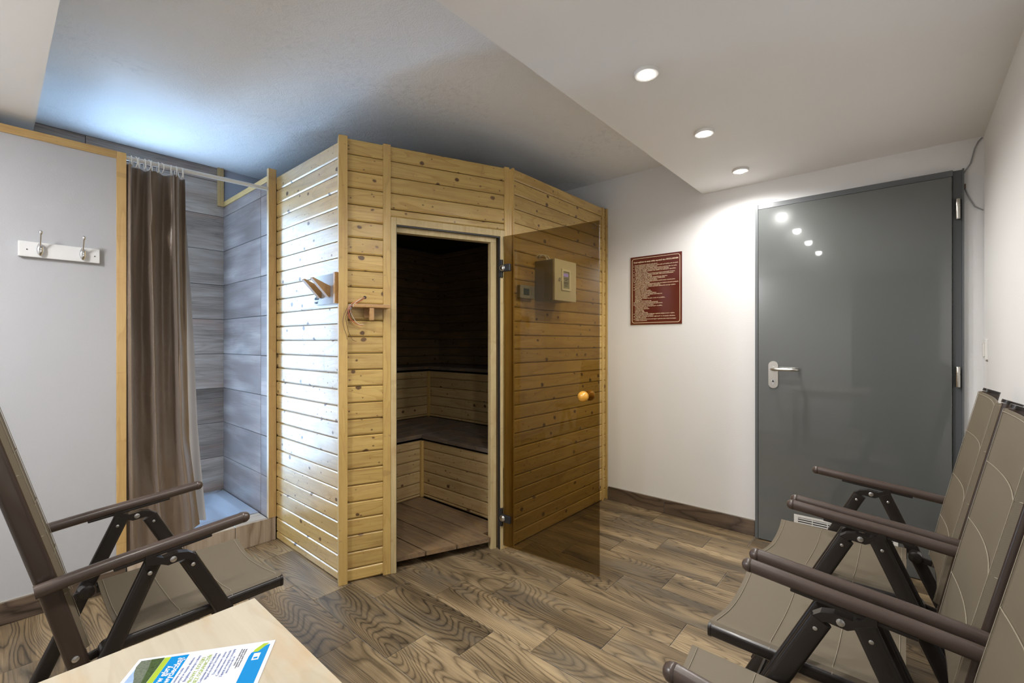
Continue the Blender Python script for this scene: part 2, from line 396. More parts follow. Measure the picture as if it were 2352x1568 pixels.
_cache = {}
def place(name, mesh, mat, parent, loc, rotz=0.0, rx=0.0, **kw):
    if not mesh.materials: mesh.materials.append(M[mat])
    o = bpy.data.objects.new(name, mesh); COL.objects.link(o)
    o.location = Vector(loc)-W[parent.name]; o.rotation_euler = (rx, 0, rotz); o.parent = parent; W[o.name] = Vector(loc)
    if mesh.materials[0] != M[mat]:
        o.material_slots[0].link = 'OBJECT'; o.material_slots[0].material = M[mat]
    tag(o, **kw); return o
def board_mesh(L, H, T=.014, g=.0032, c=.0045):
    """tongue and groove board: local x length, z height, y thickness, long edges chamfered, centred"""
    key = ('b', round(L, 4), round(H, 4), T, g, c)
    if key in _cache: return _cache[key]
    h = H/2-g/2; pr = [(-T/2, -h), (-T/2, h), (T/2-c, h), (T/2, h-c), (T/2, -h+c*1.6), (T/2-c, -h)]
    pr = [(-T/2, -h), (-T/2+c, -h)] if False else pr
    pts = [(y, z) for y, z in pr]
    bm = bmesh.new(); A = [bm.verts.new((-L/2, y, z)) for y, z in pts]; B = [bm.verts.new((L/2, y, z)) for y, z in pts]
    n = len(pts); bm.faces.new(A); bm.faces.new(B[::-1])
    for i in range(n): bm.faces.new((A[i], B[i], B[(i+1) % n], A[(i+1) % n]))
    bmesh.ops.recalc_face_normals(bm, faces=bm.faces)
    me = bpy.data.meshes.new('board'); bm.to_mesh(me); bm.free(); _cache[key] = me; return me
def tile_mesh(a, b, t, axes='xyz', bev=.0012):
    """thin tile of size a x b x t centred, a along axes[0], b along axes[1], t along axes[2]"""
    key = ('t', round(a, 4), round(b, 4), t, axes)
    if key in _cache: return _cache[key]
    d = {axes[0]: a/2, axes[1]: b/2, axes[2]: t/2}
    mb = MB(); mb.box(-d['x'], d['x'], -d['y'], d['y'], -d['z'], d['z'])
    bmesh.ops.bevel(mb.bm, geom=list(mb.bm.edges), offset=bev, segments=1, affect='EDGES')
    me = bpy.data.meshes.new('tile'); mb.bm.to_mesh(me); mb.bm.free(); _cache[key] = me; return me

def text_mesh(lines, size, depth=.0002, align='LEFT', space=1.0, bold=0.0, shear=0.0):
    """lines -> mesh in xy plane (y down the page)"""
    cu = bpy.data.curves.new('t', 'FONT'); cu.body = '\n'.join(lines); cu.size = size; cu.align_x = align; cu.extrude = depth
    cu.space_line = space; cu.offset = bold; cu.shear = shear; cu.resolution_u = 2
    o = bpy.data.objects.new('t', cu); COL.objects.link(o)
    dg = bpy.context.evaluated_depsgraph_get(); me = bpy.data.meshes.new_from_object(o.evaluated_get(dg))
    bpy.data.objects.remove(o); bpy.data.curves.remove(cu); return me
def place_text(name, me, mat, parent, matrix, fit=None):
    """matrix maps text plane to world; fit = max width"""
    if fit:
        wd = max(v.co.x for v in me.vertices)-min(v.co.x for v in me.vertices)
        if wd > 0: me.transform(Matrix.Diagonal((fit/wd, 1, 1, 1)))
    me.transform(matrix)
    c = sum((v.co for v in me.vertices), Vector())/max(1, len(me.vertices))
    me.transform(Matrix.Translation(-c))
    me.materials.clear(); me.materials.append(M[mat])
    o = bpy.data.objects.new(name, me); COL.objects.link(o); o.parent = parent; o.location = c-W[parent.name]; W[o.name] = c
    return o
def basis(o, x, y):
    x = Vector(x).normalized(); y = Vector(y).normalized(); z = x.cross(y)
    m = Matrix((x, y, z)).transposed().to_4x4(); m.translation = Vector(o); return m

# ================================================================== THE ROOM
XL, XR, YF, YB = -3.8, .282, 3.17, -.9
ZH, ZS = 2.49, 2.224
SX, SY = -1.043, .133          # edges of the lowered ceiling
fl = MB().box(XL-.1, XR+.1, YB-.1, YF+.1, -.12, -.004).build('floor', 'grout', kind='structure')
for k in range(20):            # wood-look floor tiles, 0.6 x 0.197 m, staggered by thirds
    y1 = YF-.197*k; y0 = y1-.197
    if y1 < -.6: break
    for n in range(-9, 4):
        x0 = -.72-.2*(k % 3)+.6*n; x1 = x0+.6
        x1 = min(x1, XR-.002); a = max(x0, XL+.002)
        if x1-a < .03: continue
        if x1 < -2.2 and y0 > 1.3: continue            # under the sauna
        ya = max(y0, -.6)
        place('floor_tile', tile_mesh(x1-a-.003, y1-y0-.003, .008, 'xyz'), 'floor_tile', fl, ((a+x1)/2, (y0+y1)/2, -.004))
MB().box(XL, XR+.1, YF, YF+.12, 0, ZH+.1).build('wall_far', 'wall', kind='structure')
MB().box(XR, XR+.12, YB-.1, YF+.12, 0, ZH+.1).build('wall_right', 'wall', kind='structure')
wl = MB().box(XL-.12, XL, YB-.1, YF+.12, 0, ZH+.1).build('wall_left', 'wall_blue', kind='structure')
# wall behind the camera with a glazed end
MB().box(XL, -.53, YB-.12, YB, 0, ZH).box(-.53, XR, YB-.12, YB, 2.09, ZH).build('wall_back', 'wall', kind='structure')
MB().box(-.53, XR, YB-.08, YB-.03, 0, 2.09).build('door_2', 'door_frame', kind='structure')
MB().box(XL-.1, SX, SY, YF+.1, ZH, ZH+.1).build('ceiling', 'ceiling', kind='structure')
sf = MB().box(SX, XR+.1, YB-.1, YF+.1, ZS, ZH+.1).box(XL-.1, SX, YB-.1, SY, ZS, ZH+.1)
sf.build('ceiling_soffit', 'soffit', kind='structure')
# tiles on the left wall (shower side), 0.75 x 0.25
tl = MB().box(XL, XL+.004, YB, 1.132, 0.0, ZH).build('trim_tile_bed_left', 'grout_dark', kind='structure')
zt = [0.0, .138]+[.138+.25*i for i in range(1, 10)]+[ZH-.001]
for i in range(len(zt)-1):
    for n in range(3):
        y1 = 1.13-.75*n; y0 = max(y1-.75, YB+.002)
        z1 = min(zt[i+1], ZH-.002)
        place('wall_tile', tile_mesh(y1-y0-.003, z1-zt[i]-.003, .008, 'yzx'), 'wtile_y', tl, (XL+.006, (y0+y1)/2, (zt[i]+z1)/2))
# partition between shower and sauna, tiled on the shower side
PY = 1.13
pt = MB().box(XL+.012, -2.955, PY, PY+.03, 0, 2.215).build('wall_shower_side', 'grout_dark', kind='structure')
for i in range(1, len(zt)-1):
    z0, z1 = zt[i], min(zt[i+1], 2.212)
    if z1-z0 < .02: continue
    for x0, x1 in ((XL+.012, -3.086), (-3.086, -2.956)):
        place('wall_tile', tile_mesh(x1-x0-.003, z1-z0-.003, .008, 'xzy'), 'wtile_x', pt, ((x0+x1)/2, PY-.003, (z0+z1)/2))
MB().box(XL+.012, -2.975, PY-.009, PY+.034, 2.215, 2.25, .003).build('trim_1', 'trim_x', kind='structure')
MB().box(XL+.011, XL+.030, 1.082, 1.1205, 2.213, ZH, .002).build('trim_2', 'trim_v', kind='structure')
post = MB().box(-2.978, -2.95, 1.118, 1.1635, .142, 2.29, .002).build('trim_3', 'trim_v', kind='structure')
# board partition with the coat hooks; its end post and top rail
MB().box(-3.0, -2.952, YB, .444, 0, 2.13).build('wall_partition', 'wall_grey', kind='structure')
MB().box(-3.006, -2.945, .408, .446, .15, 2.166, .002).build('trim_4', 'trim_v', kind='structure')
MB().box(-3.006, -2.945, YB, .4075, 2.13, 2.166, .002).build('trim_5', 'trim_y', kind='structure')
# low side wall of the shower with a frosted daylight window
MB().box(XL+.012, -3.0065, .36, .43, .0, 2.1).build('wall_shower_end', 'wall', kind='structure')
wf = MB().box(XL+.0105, XL+.03, .45, .47, .19, 2.24).box(XL+.0105, XL+.03, .745, .765, .19, 2.24).box(XL+.0105, XL+.03, .47, .745, .19, .21).box(XL+.0105, XL+.03, .47, .745, 2.22, 2.24)
w2 = wf.build('window_2', 'white_plastic', kind='structure')
MB().box(XL+.0105, XL+.018, .47, .745, .21, 2.22).build('pane', 'frosted_glow', w2)
# skirting
sk = MB().box(-1.76, -.72, YF-.004, YF, 0, .1).build('baseboard_far', 'grout', kind='structure')
for a, b in ((-1.758, -1.308), (-1.308, -.722)):
    place('skirting_tile', tile_mesh(b-a-.004, .096, .009, 'xzy'), 'skirt', sk, ((a+b)/2, YF-.0085, .049))
sk = MB().box(-2.952, -2.948, YB, .443, 0, .1).build('baseboard_left', 'grout', kind='structure')
for a, b in ((-1.36, -.76), (-.76, -.16), (-.16, .443)):
    place('skirting_tile', tile_mesh(b-a-.004, .096, .009, 'yzx'), 'skirt_y', sk, (-2.9435, (a+b)/2, .049))
# shower step: base, front tiles, deck tiles
st = MB().box(-3.1, -2.962, .448, 1.1625, 0, .132).build('trim_6', 'grout_dark', kind='structure')
for a, b in ((.448, .687), (.687, .936), (.936, 1.162)):
    place('step_tile', tile_mesh(b-a-.003, .14, .009, 'yzx'), 'step_tile', st, (-2.9565, (a+b)/2, .071))
    bb = min(b, 1.117)
    place('deck_tile', tile_mesh(bb-a-.003, .136, .008, 'yxz'), 'step_top', st, (-3.0295, (a+bb)/2, .138))

# ------------------------------------------------------------------ steel door
d = empty('door_1', (-.25, YF, 0), kind='structure')
fr = MB().box(-.717, -.700, YF-.032, YF, 0, 2.076, .002).box(.172, .212, YF-.012, YF, 0, 2.076, .002).box(-.7, .172, YF-.032, YF, 2.046, 2.076, .002)
fr.box(.205, .212, YF-.032, YF-.012, 0, 2.076).box(-.7, -.69, YF-.02, YF, 0, 2.046).build('door_frame', 'door_frame', d)
MB().box(-.697, .168, YF-.042, YF-.002, .006, 2.043, .003).build('door_leaf', 'door', d)
for z in (1.88, 1.05, .25):
    MB().lathe([(.009, -.05), (.0095, -.048), (.0095, .012), (.0085, .013), (.0085, .016), (.0095, .017), (.0095, .048), (.008, .05)], (.19, YF-.033, z), n=14).build('hinge', 'steel', d, smooth=True)
pl = MB(); cx = -.613; pts = []
for i in range(13): a = PI*i/12; pts.append((.026*math.cos(a), .046+.036*0+.026*math.sin(a)))
for i in range(13): a = PI+PI*i/12; pts.append((.026*math.cos(a), -.066+.026*math.sin(a)))
rot = Matrix.Translation((cx, YF-.042, 1.035)) @ Matrix.Rotation(PI/2, 4, 'X')
pl.prism(pts, 0, .009, mat=rot); hp = pl.build('handle_plate', 'steel', d)
hb = MB().tube([(cx, YF-.05, 1.06), (cx, YF-.085, 1.06), (cx+.006, YF-.096, 1.06), (cx+.02, YF-.1, 1.06), (cx+.10, YF-.1, 1.06), (cx+.122, YF-.098, 1.06), (cx+.13, YF-.09, 1.06), (cx+.132, YF-.062, 1.06)], .0095, 14)
hb.lathe([(.015, 0), (.015, .012), (.012, .014)], (cx, YF-.064, 1.06), 'y', 18); hb.build('door_handle', 'steel', d, smooth=True)
MB().lathe([(.0095, 0), (.0095, .004)], (cx, YF-.055, .99), 'y', 18).box(cx-.005, cx+.005, YF-.055, YF-.051, .966, .988).build('lock_cylinder', 'chrome', d)
MB().lathe([(.0025, 0), (.0025, .002)], (cx, YF-.057, .992), 'y', 8).box(cx-.001, cx+.001, YF-.057, YF-.0545, .983, .991).build('keyhole', 'black', d)
vt = empty('ventilation_grille', (-.27, YF-.042, .105), label='white slotted ventilation grille low on the grey steel door', cat='vent')
vx0, vx1, vz0, vz1 = -.505, -.035, .065, .205
g = MB().box(vx0, vx1, YF-.048, YF-.0425, vz0, vz0+.012).box(vx0, vx1, YF-.048, YF-.0425, vz1-.012, vz1).box(vx0, vx0+.02, YF-.048, YF-.0425, vz0+.012, vz1-.012).box(vx1-.02, vx1, YF-.048, YF-.0425, vz0+.012, vz1-.012)
g.build('grille_frame', 'white_plastic', vt)
MB().box(vx0+.02, vx1-.02, YF-.0435, YF-.0425, vz0+.012, vz1-.012).build('grille_recess', 'black', vt)
for i in range(9):
    z = vz0+.0185+i*.0129
    MB().box(vx0+.02, vx1-.02, YF-.0475, YF-.0437, z-.0028, z+.0028).build('slat', 'white_plastic', vt)
for i in range(5):
    x = vx0+.02+(vx1-vx0-.04)*(i+1)/6
    MB().box(x-.002, x+.002, YF-.048, YF-.0476, vz0+.012, vz1-.012).build('grille_rib', 'white_plastic', vt)

# ------------------------------------------------------------------ cable and light switch by the door
cb = [(.276, 2.216), (.262, 2.2), (.25, 2.17), (.244, 2.14), (.236, 2.10), (.222, 2.075), (.211, 2.055), (.208, 2.02), (.214, 1.99), (.222, 1.96), (.233, 1.925), (.25, 1.885), (.279, 1.862)]
cr = empty('door_cable', (.24, YF-.006, 1.86), label='thin pale cable looping from ceiling corner beside top of the grey door', cat='cable')
MB().tube([(x, YF-.008 if .2 < x else YF-.008, z) for x, z in cb], .0028, 8).build('cable', 'thermo', cr, smooth=True)
MB().box(.211, .219, YF-.016, YF-.002, 1.978, 2.002, .001).build('connector', 'wire_dark', cr, label='dark connector joining the two cable ends')
sw = empty('light_switch', (XR, 3.06, 1.19), label='white light switch on the right wall near the grey door', cat='switch')
MB().box(XR-.010, XR, 3.02, 3.10, 1.14, 1.235, .002).build('switch_plate', 'white_plastic', sw)
MB().box(XR-.015, XR-.0102, 3.035, 3.085, 1.155, 1.215, .001).build('switch_rocker', 'white_plastic', sw)

# ------------------------------------------------------------------ regulations sign
sg = empty('regulations_sign', (-1.378, YF, 1.355), label='maroon regulations sign with cream border and text on the white wall', cat='sign')
px0, px1, pz0, pz1 = -1.571, -1.184, 1.352, 1.857
MB().box(px0, px1, YF-.006, YF-.0005, pz0, pz1, .0008).build('sign_board', 'poster', sg)
def rr_path(x0, x1, z0, z1, r, y, n=5):
    p = []
    for cx_, cz_, a0 in ((x1-r, z1-r, 0), (x0+r, z1-r, PI/2), (x0+r, z0+r, PI), (x1-r, z0+r, 1.5*PI)):
        for i in range(n+1): a = a0+PI/2*i/n; p.append((cx_+r*math.cos(a), y, cz_+r*math.sin(a)))
    return p
MB().sweep(rr_path(px0+.014, px1-.014, pz0+.014, pz1-.014, .016, YF-.0062), [(-.0016, -.0003), (.0016, -.0003), (.0016, .0003), (-.0016, .0003)], closed=True, up=(0, 1, 0)).build('printed_border', 'cream', sg)
T0 = basis((px0+.026, YF-.0063, pz1-.046), (1, 0, 0), (0, 0, 1))
place_text('heading', text_mesh(['Przed wejściem do sauny należy zapoznać się z REGULAMINEM'], .0135, bold=.0004), 'cream', sg, T0, fit=.335)
body = [(0, '1.  Z sauny mogą korzystać wyłącznie osoby zdrowe.', .55), (0, '2.  Osoby niepełnoletnie mogą przebywać w saunie tylko pod opieką osób dorosłych.', 1.0),
 (1, 'Za ich bezpieczeństwo odpowiadają opiekunowie.', .55), (0, '3.  Przed wejściem do sauny należy wziąć prysznic i wytrzeć ciało do sucha.', .97), (1, 'Obuwie należy pozostawić przed sauną.', .8),
 (0, '4.  W saunie należy siedzieć lub leżeć na własnym ręczniku.', .95), (1, 'rozłożonym na ławce.', .33), (0, '5.  Czas jednorazowego pobytu w saunie nie powinien przekraczać 15 minut.', .93),
 (0, '6.  Po wyjściu z sauny należy schłodzić ciało pod prysznicem.', .9), (1, 'i odpocząć w pozycji leżącej.', .43), (0, '7.  Należy pić wodę w celu uzupełnienia płynów.', .77), (0, '8.  W saunie nie wolno korzystać z telefonów.', .72),
 (0, '9.  W saunie zabrania się spożywania posiłków.', .55), (0, '10. W razie złego samopoczucia należy natychmiast opuścić saunę i wezwać pomoc.', .93),
 (1, 'i powiadomić obsługę.', .38), (0, '11. W saunie obowiązuje zakaz polewania pieca wodą oraz dotykania elementów grzejnych.', 1.0), (1, 'oraz zakaz suszenia odzieży i ręczników.', .62),
 (0, '12. Za szkody wyrządzone w saunie odpowiada użytkownik oraz jego opiekun.', .94), (1, 'zgodnie z regulaminem.', .35), (0, '13. Do sauny zabrania się:', .3),
 (1, 'wchodzenia w obuwiu oraz odzieży,', .40), (1, 'wnoszenia ostrych przedmiotów,', .44), (1, 'wnoszenia oraz spożywania posiłków,', .53), (1, 'wnoszenia napojów i środków odurzających,', .66),
 (1, 'palenia wyrobów tytoniowych,', .38), (1, 'używania olejków,', .33), (1, 'wylewania wody na piec oraz w pobliżu,', .72), (1, 'biegania,', .2), (1, 'głośnego zachowania się.', .42),
 (0, '14. Wejście do sauny na własną odpowiedzialność.', .56), (0, '15. Korzystanie z sauny po alkoholu jest zabronione.', .66), (0, '16. Nie zaleca się korzystania z sauny osobom:', .46),
 (1, 'bezpośrednio po intensywnym wysiłku,', .66), (1, 'z chorobami serca,', .34), (1, 'z nadciśnieniem tętniczym,', .37), (1, 'z gorączką,', .24), (1, 'kobietom w ciąży,', .26), (1, 'chorym na padaczkę.', .34),
 (0, '17. Osoby naruszające przepisy niniejszego regulaminu będą proszone o wyjście.', .92), (1, 'bez prawa zwrotu kosztów.', .46), (0, '18. Uwagi i wnioski prosimy zgłaszać w recepcji obiektu.', .93),
 (1, 'osobiście lub telefonicznie.', .3), (0, '19. Obsługa ma prawo do kontroli przestrzegania regulaminu przez osoby korzystające.', .95), (1, 'z sauny i prysznica.', .32)]
pitch = (pz1-pz0-.085)/len(body)
for i, (ind, tx, wd) in enumerate(body):
    z = pz1-.066-i*pitch
    ox = .013 if ind else 0
    place_text('text_line', text_mesh([tx], .0085, bold=.0002), 'cream', sg, basis((px0+.024+ox, YF-.0063, z), (1, 0, 0), (0, 0, 1)), fit=.338*wd-ox)

# ================================================================== SAUNA CABIN
A2 = Vector((-2.154, 1.153, 0)); B2 = Vector((-1.783, 2.052, 0)); dv = (B2-A2).normalized(); nv = Vector((dv.y, -dv.x, 0)); ang = math.atan2(dv.y, dv.x)
def SP(s, o, z=0): p = A2+dv*s+nv*o; return Vector((p.x, p.y, z))
ROT = Matrix.Translation(A2) @ Matrix.Rotation(ang, 4, 'Z')     # local x = along s, local y = -outward (left of dv)
sc = empty('sauna_cabin', (-2.8, 2.2, 0), label='pine sauna cabin of horizontal boards with a slanted open doorway', cat='sauna')
PITCH = .0845
def rows(z0off, zmin, zmax):
    r = []; z = z0off
    while z < zmax:
        a, b = max(z, zmin), min(z+PITCH, zmax)
        if b-a > .012: r.append((a, b))
        z += PITCH
    return r
YS = 1.165
LT = 2.25
# outer cladding: wall beside the shower
MB().box(-2.948, -2.2, YS+.0145, YS+.03, .002, 2.24).build('wall_backing', 'dark_gap', sc)
for a, b in rows(.0495-PITCH, .003, LT):
    place('wall_board', board_mesh(.79, b-a), 'pine_side', sc, (-2.949+.395, YS+.007, (a+b)/2), PI)
# slanted front, left of the doorway
MB().box(.0, .2525, .016, .03, .002, 2.24, mat=ROT).box(.2525, .949, .016, .03, 1.885, 2.24, mat=ROT).build('front_backing', 'dark_gap', sc)
MB().box(-.006, .037, -.013, .04, .0, 2.262, .002, mat=ROT).build('corner_post', 'pine_v', sc)
for a, b in rows(.0665-PITCH, .003, 2.258):
    c = SP(.1255, -.007, (a+b)/2); place('wall_board', board_mesh(.176, b-a), 'pine', sc, c, ang+PI)
MB().box(.214, .253, -.006, .015, 0, 2.262, .0025, mat=ROT).build('upright_batten', 'pine_v', sc)
for a, b in rows(1.926-PITCH*1.0, 1.925, 2.258)[0:]:
    c = SP(.5855, -.007, (a+b)/2); place('wall_board', board_mesh(.664, b-a), 'pine', sc, c, ang+PI)
c = SP(.5855, -.007, 1.904); place('wall_board', board_mesh(.664, .042), 'pine', sc, c, ang+PI)
MB().box(.918, .949, -.006, .015, 0, 2.262, .0025, mat=ROT).box(.9495, .976, -.003, .02, 0, 2.255, .0025, mat=ROT).build('upright_batten', 'pine_v', sc)
# door frame with a dark seal
df = MB().box(.2535, .282, -.008, .06, .0, 1.882, .002, mat=ROT).box(.282, .8895, -.008, .06, 1.845, 1.882, .002, mat=ROT).box(.8895, .9175, -.008, .06, .0, 1.882, .002, mat=ROT)
df.box(.839, .8745, .018, .06, .0, 1.81, .002, mat=ROT).box(.282, .8745, .018, .06, 1.81, 1.8445, .002, mat=ROT)
df.build('door_frame', 'jamb', sc)
MB().box(.8835, .889, -.004, .016, .0, 1.84, mat=ROT).box(.2825, .8835, -.004, .016, 1.838, 1.8445, mat=ROT).box(.2825, .2845, -.004, .016, .0, 1.838, mat=ROT).build('door_seal', 'black', sc)
for z in (1.655, 1.33, 1.0, .66, .35): MB().lathe([(.0028, 0), (.0028, .003)], SP(.8385, -.045, z), 'x', 8, mat=Matrix.Rotation(ang, 4, 'Z')).build('screw', 'screw', sc)
# right hand panel
XP = -1.775
MB().box(XP-.03, XP-.0145, 2.045, 3.165, .002, 2.24).build('side_backing', 'dark_gap', sc)
for a, b in rows(.08-PITCH, .003, 2.26):
    y0, y1 = 2.058, 3.094
    place('wall_board', board_mesh(y1-y0, b-a), 'pine', sc, (XP-.007, (y0+y1)/2, (a+b)/2), -PI/2)
    place('wall_board', board_mesh(.028, b-a), 'pine', sc, (XP-.007, 3.1335, (a+b)/2), -PI/2)
for y0, y1, px in ((2.046, 2.0575, .004), (3.0945, 3.119, .006), (3.148, 3.168, .012)):
    MB().box(XP-.014, XP+px, y0, y1, 0, 2.262, .002).build('upright_batten', 'pine_v', sc)
# roof
rp = [(-2.17, 1.18), (-1.80, 2.06), (-1.80, 3.165), (XL+.04, 3.165), (XL+.04, 1.26), (-3.0, 1.2)]
MB().prism(rp, 2.16, 2.238).build('roof', 'dark_gap', sc)
# inner lining
def lining(x0, y0, x1, y1, z0, z1, mat='pine_lining', off=0.0):
    p = Vector((x0, y0, 0)); q = Vector((x1, y1, 0)); dd = (q-p); L = dd.length; an = math.atan2(dd.y, dd.x)
    for a, b in rows(z0+off-PITCH, z0, z1):
        place('lining_board', board_mesh(L-.002, b-a), mat, sc, ((x0+x1)/2, (y0+y1)/2, (a+b)/2), an)
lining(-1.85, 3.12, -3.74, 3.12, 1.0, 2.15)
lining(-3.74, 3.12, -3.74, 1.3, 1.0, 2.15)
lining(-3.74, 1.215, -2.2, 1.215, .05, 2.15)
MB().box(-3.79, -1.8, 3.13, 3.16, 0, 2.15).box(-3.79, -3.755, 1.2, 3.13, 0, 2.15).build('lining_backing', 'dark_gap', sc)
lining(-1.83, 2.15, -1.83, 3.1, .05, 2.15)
# duckboards
db = empty('sauna_duckboard', (-2.4, 1.7, 0), label='worn brown duckboard slats covering the floor inside the sauna doorway', cat='duckboard')
def xs_at(y): # x of the door threshold plane at y
    return A2.x+(y-A2.y)*dv.x/dv.y
YD = [1.243, 1.408, 1.575, 1.742, 1.929, 2.112]
MB().prism([(-3.72, 1.25), (xs_at(1.25)-.12, 1.25), (xs_at(1.94)-.12, 1.94), (xs_at(2.1)-.14, 2.11), (-3.72, 2.11)], .001, .045).build('support', 'dark_gap', db)
for i in range(5):
    y0, y1 = YD[i]+.004, YD[i+1]-.004
    cuts = [-3.7, -2.95+.1*(i % 2), -2.62-.12*(i % 2)+.05*i, None]
    for j in range(3):
        xa = cuts[j]+.001
        if cuts[j+1] is None:
            if i == 0: pts = [(xa, y0), (xs_at(y0)-.08, y0), (xs_at(y1)-.08, y1), (xa, y1)]
            elif i == 4: pts = [(xa, y0), (xs_at(y0)-.02, y0), (xs_at(1.94)-.02, 1.94), (xs_at(1.94)-.10, 1.945), (xs_at(2.0)-.10, y1), (xa, y1)]
            else: pts = [(xa, y0), (xs_at(y0)-.02, y0), (xs_at(y1)-.02, y1), (xa, y1)]
        else: pts = [(xa, y0), (cuts[j+1]-.001, y0), (cuts[j+1]-.001, y1), (xa, y1)]
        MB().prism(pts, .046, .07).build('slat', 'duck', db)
# benches
def bench(name, label, x0, y0, zt_, zb, xin, yin, mats):
    """L-shaped: left wing x<x0, right wing y>y0"""
    b = empty(name, (x0, y0, zb), label=label, cat='bench')
    for a, c in rows(zb+.02-PITCH, zb, zt_-.045):
        place('front_board', board_mesh(y0-1.24, c-a), mats, b, (x0-.007, (y0+1.24)/2, (a+c)/2), -PI/2)
        place('front_board', board_mesh(-1.87-x0, c-a), mats, b, ((x0-1.87)/2, y0+.007, (a+c)/2), PI)
    MB().box(x0-.03, x0-.0145, 1.24, y0+.03, zb, zt_-.045).box(x0-.0145, -1.87, y0+.0145, y0+.03, zb, zt_-.045).build('front_backing', 'dark_gap', b)
    MB().box(x0+.0005, x0+.022, y0-.022, y0-.0005, zb+.001, zt_-.045, .002).build('corner_batten', 'pine_v', b)
    n = 4
    for i in range(n):
        a = xin+(x0+.015-xin)*i/n; c = xin+(x0+.015-xin)*(i+1)/n-.012
        MB().box(a, c, 1.24, yin if i < n-0 else y0, zt_-.028, zt_, .002).build('seat_slat', 'bench_y', b)
        a = y0-.015+(yin-y0+.015)*i/n; c = y0-.015+(yin-y0+.015)*(i+1)/n-.012
        xa = x0+.02
        k = 3
        for j in range(k):
            u0 = xa+(-1.87-xa)*j/k; u1 = xa+(-1.87-xa)*(j+1)/k-.004
            MB().box(u0, u1, a, c, zt_-.028, zt_, .002).build('seat_slat', 'bench', b)
    MB().box(xin, x0-.035, y0+.035, yin, zt_-.0445, zt_-.029).build('underframe', 'dark_gap', b)
    return b
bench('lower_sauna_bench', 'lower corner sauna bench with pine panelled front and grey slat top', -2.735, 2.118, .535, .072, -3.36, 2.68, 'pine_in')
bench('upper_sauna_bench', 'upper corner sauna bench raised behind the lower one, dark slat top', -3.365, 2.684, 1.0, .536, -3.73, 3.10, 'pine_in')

# glass door of the sauna
G0 = Vector((-1.79, 1.98, 0)); G1 = Vector((-1.181, 2.036, 0)); gd = (G1-G0).normalized(); gn = Vector((-gd.y, gd.x, 0)); GA = math.atan2(gd.y, gd.x)
GR = Matrix.Translation(G0) @ Matrix.Rotation(GA, 4, 'Z')
gt = MB().box(0, .611, -.004, .004, .03, 1.842, mat=GR).build('glass_door', 'glass', sc, label='open frameless bronze-tinted glass door')
for z in (1.655, .193):
    h = MB().box(-.028, -.004, -.012, .012, z-.052, z+.052, .003, mat=GR).box(-.012, .062, -.020, -.0045, z-.022, z+.022, .006, mat=GR)
    h.build('hinge', 'black', gt)
    MB().lathe([(.019, 0), (.019, -.006), (.014, -.012), (.006, -.014)], (0, 0, 0), 'y', 20, mat=Matrix.Rotation(GA, 4, 'Z')).build('hinge_cap', 'chrome', gt, smooth=True).location = (G0+gd*.006-gn*.0205+Vector((0, 0, z)))-W['glass_door']
kb = [(.010, 0), (.011, .004), (.013, .008), (.022, .014), (.0275, .024), (.0285, .034), (.026, .044), (.019, .052), (.009, .056), (.002, .057)]
for sg_ in (-1, 1):
    MB().lathe([(r, sg_*h) for r, h in kb], (0, 0, 0), 'y', 28, mat=Matrix.Rotation(GA, 4, 'Z')).build('knob', 'knob', gt, smooth='all').location = (G0+gd*.538+gn*sg_*(.0045+.0285)+Vector((0, 0, .943)))-W['glass_door']
MB().tube([(.012*math.cos(a*PI/12), 0, .012*math.sin(a*PI/12)) for a in range(24)], .0008, 6, closed=True, up=(0, 1, 0)).build('etched_mark', 'print_dark', gt).location = (G0+gd*.585-gn*.0055+Vector((0, 0, 1.815)))-W['glass_door']

# ------------------------------------------------------------------ control cabinet, controller
bx = empty('control_cabinet', (XP, 2.37, 1.48), label='grey metal control cabinet with lit display behind the glass door', cat='control box')
MB().box(XP+.001, XP+.136, 2.258, 2.492, 1.482, 1.732, .003).build('cabinet_body', 'box_side', bx)
MB().box(XP+.139, XP+.156, 2.256, 2.494, 1.480, 1.734, .003).build('cabinet_door', 'box_grey', bx)
MB().box(XP+.1365, XP+.1388, 2.262, 2.488, 1.486, 1.728).build('door_gasket', 'black', bx)
dsp = MB().box(XP+.1565, XP+.162, 2.326, 2.424, 1.545, 1.558).box(XP+.1565, XP+.162, 2.326, 2.424, 1.664, 1.678).box(XP+.1565, XP+.162, 2.326, 2.342, 1.558, 1.664).box(XP+.1565, XP+.162, 2.408, 2.424, 1.558, 1.664)
dsp.build('display_bezel', 'white_plastic', bx)
MB().box(XP+.1565, XP+.1585, 2.3425, 2.4075, 1.5585, 1.6635).build('display_panel', 'grey_label', bx)
MB().box(XP+.1587, XP+.1597, 2.345, 2.396, 1.632, 1.652).build('lit_screen', 'lcd', bx)
for z, wd in ((1.62, .052), (1.611, .02), (1.596, .046), (1.588, .04), (1.575, .03)):
    MB().box(XP+.1587, XP+.1591, 2.375-wd/2, 2.375+wd/2, z-.0018, z+.0018).build('printed_line', 'print_dark', bx)
MB().lathe([(.011, 0), (.011, .006), (.008, .008)], (XP+.1562, 2.306, 1.61), 'x', 16).build('lock', 'chrome', bx)
MB().box(XP+.1645, XP+.1652, 2.303, 2.309, 1.607, 1.613).build('lock_slot', 'black', bx)
for k, (y, r) in enumerate(((2.30, .02), (2.33, .026))):
    MB().tube([(XP+.002, y-.03, 1.762+.004*k), (XP+.02, y-.02, 1.776), (XP+.045, y, 1.772), (XP+.06, y+.006, 1.75), (XP+.06, y+.006, 1.733)], .004, 8).build('cable', 'white_plastic', bx, smooth=True)
    MB().lathe([(.010, 0), (.010, .012), (.006, .018)], (XP+.06, y+.006, 1.7325), 'z', 12).build('cable_gland', 'white_plastic', bx)
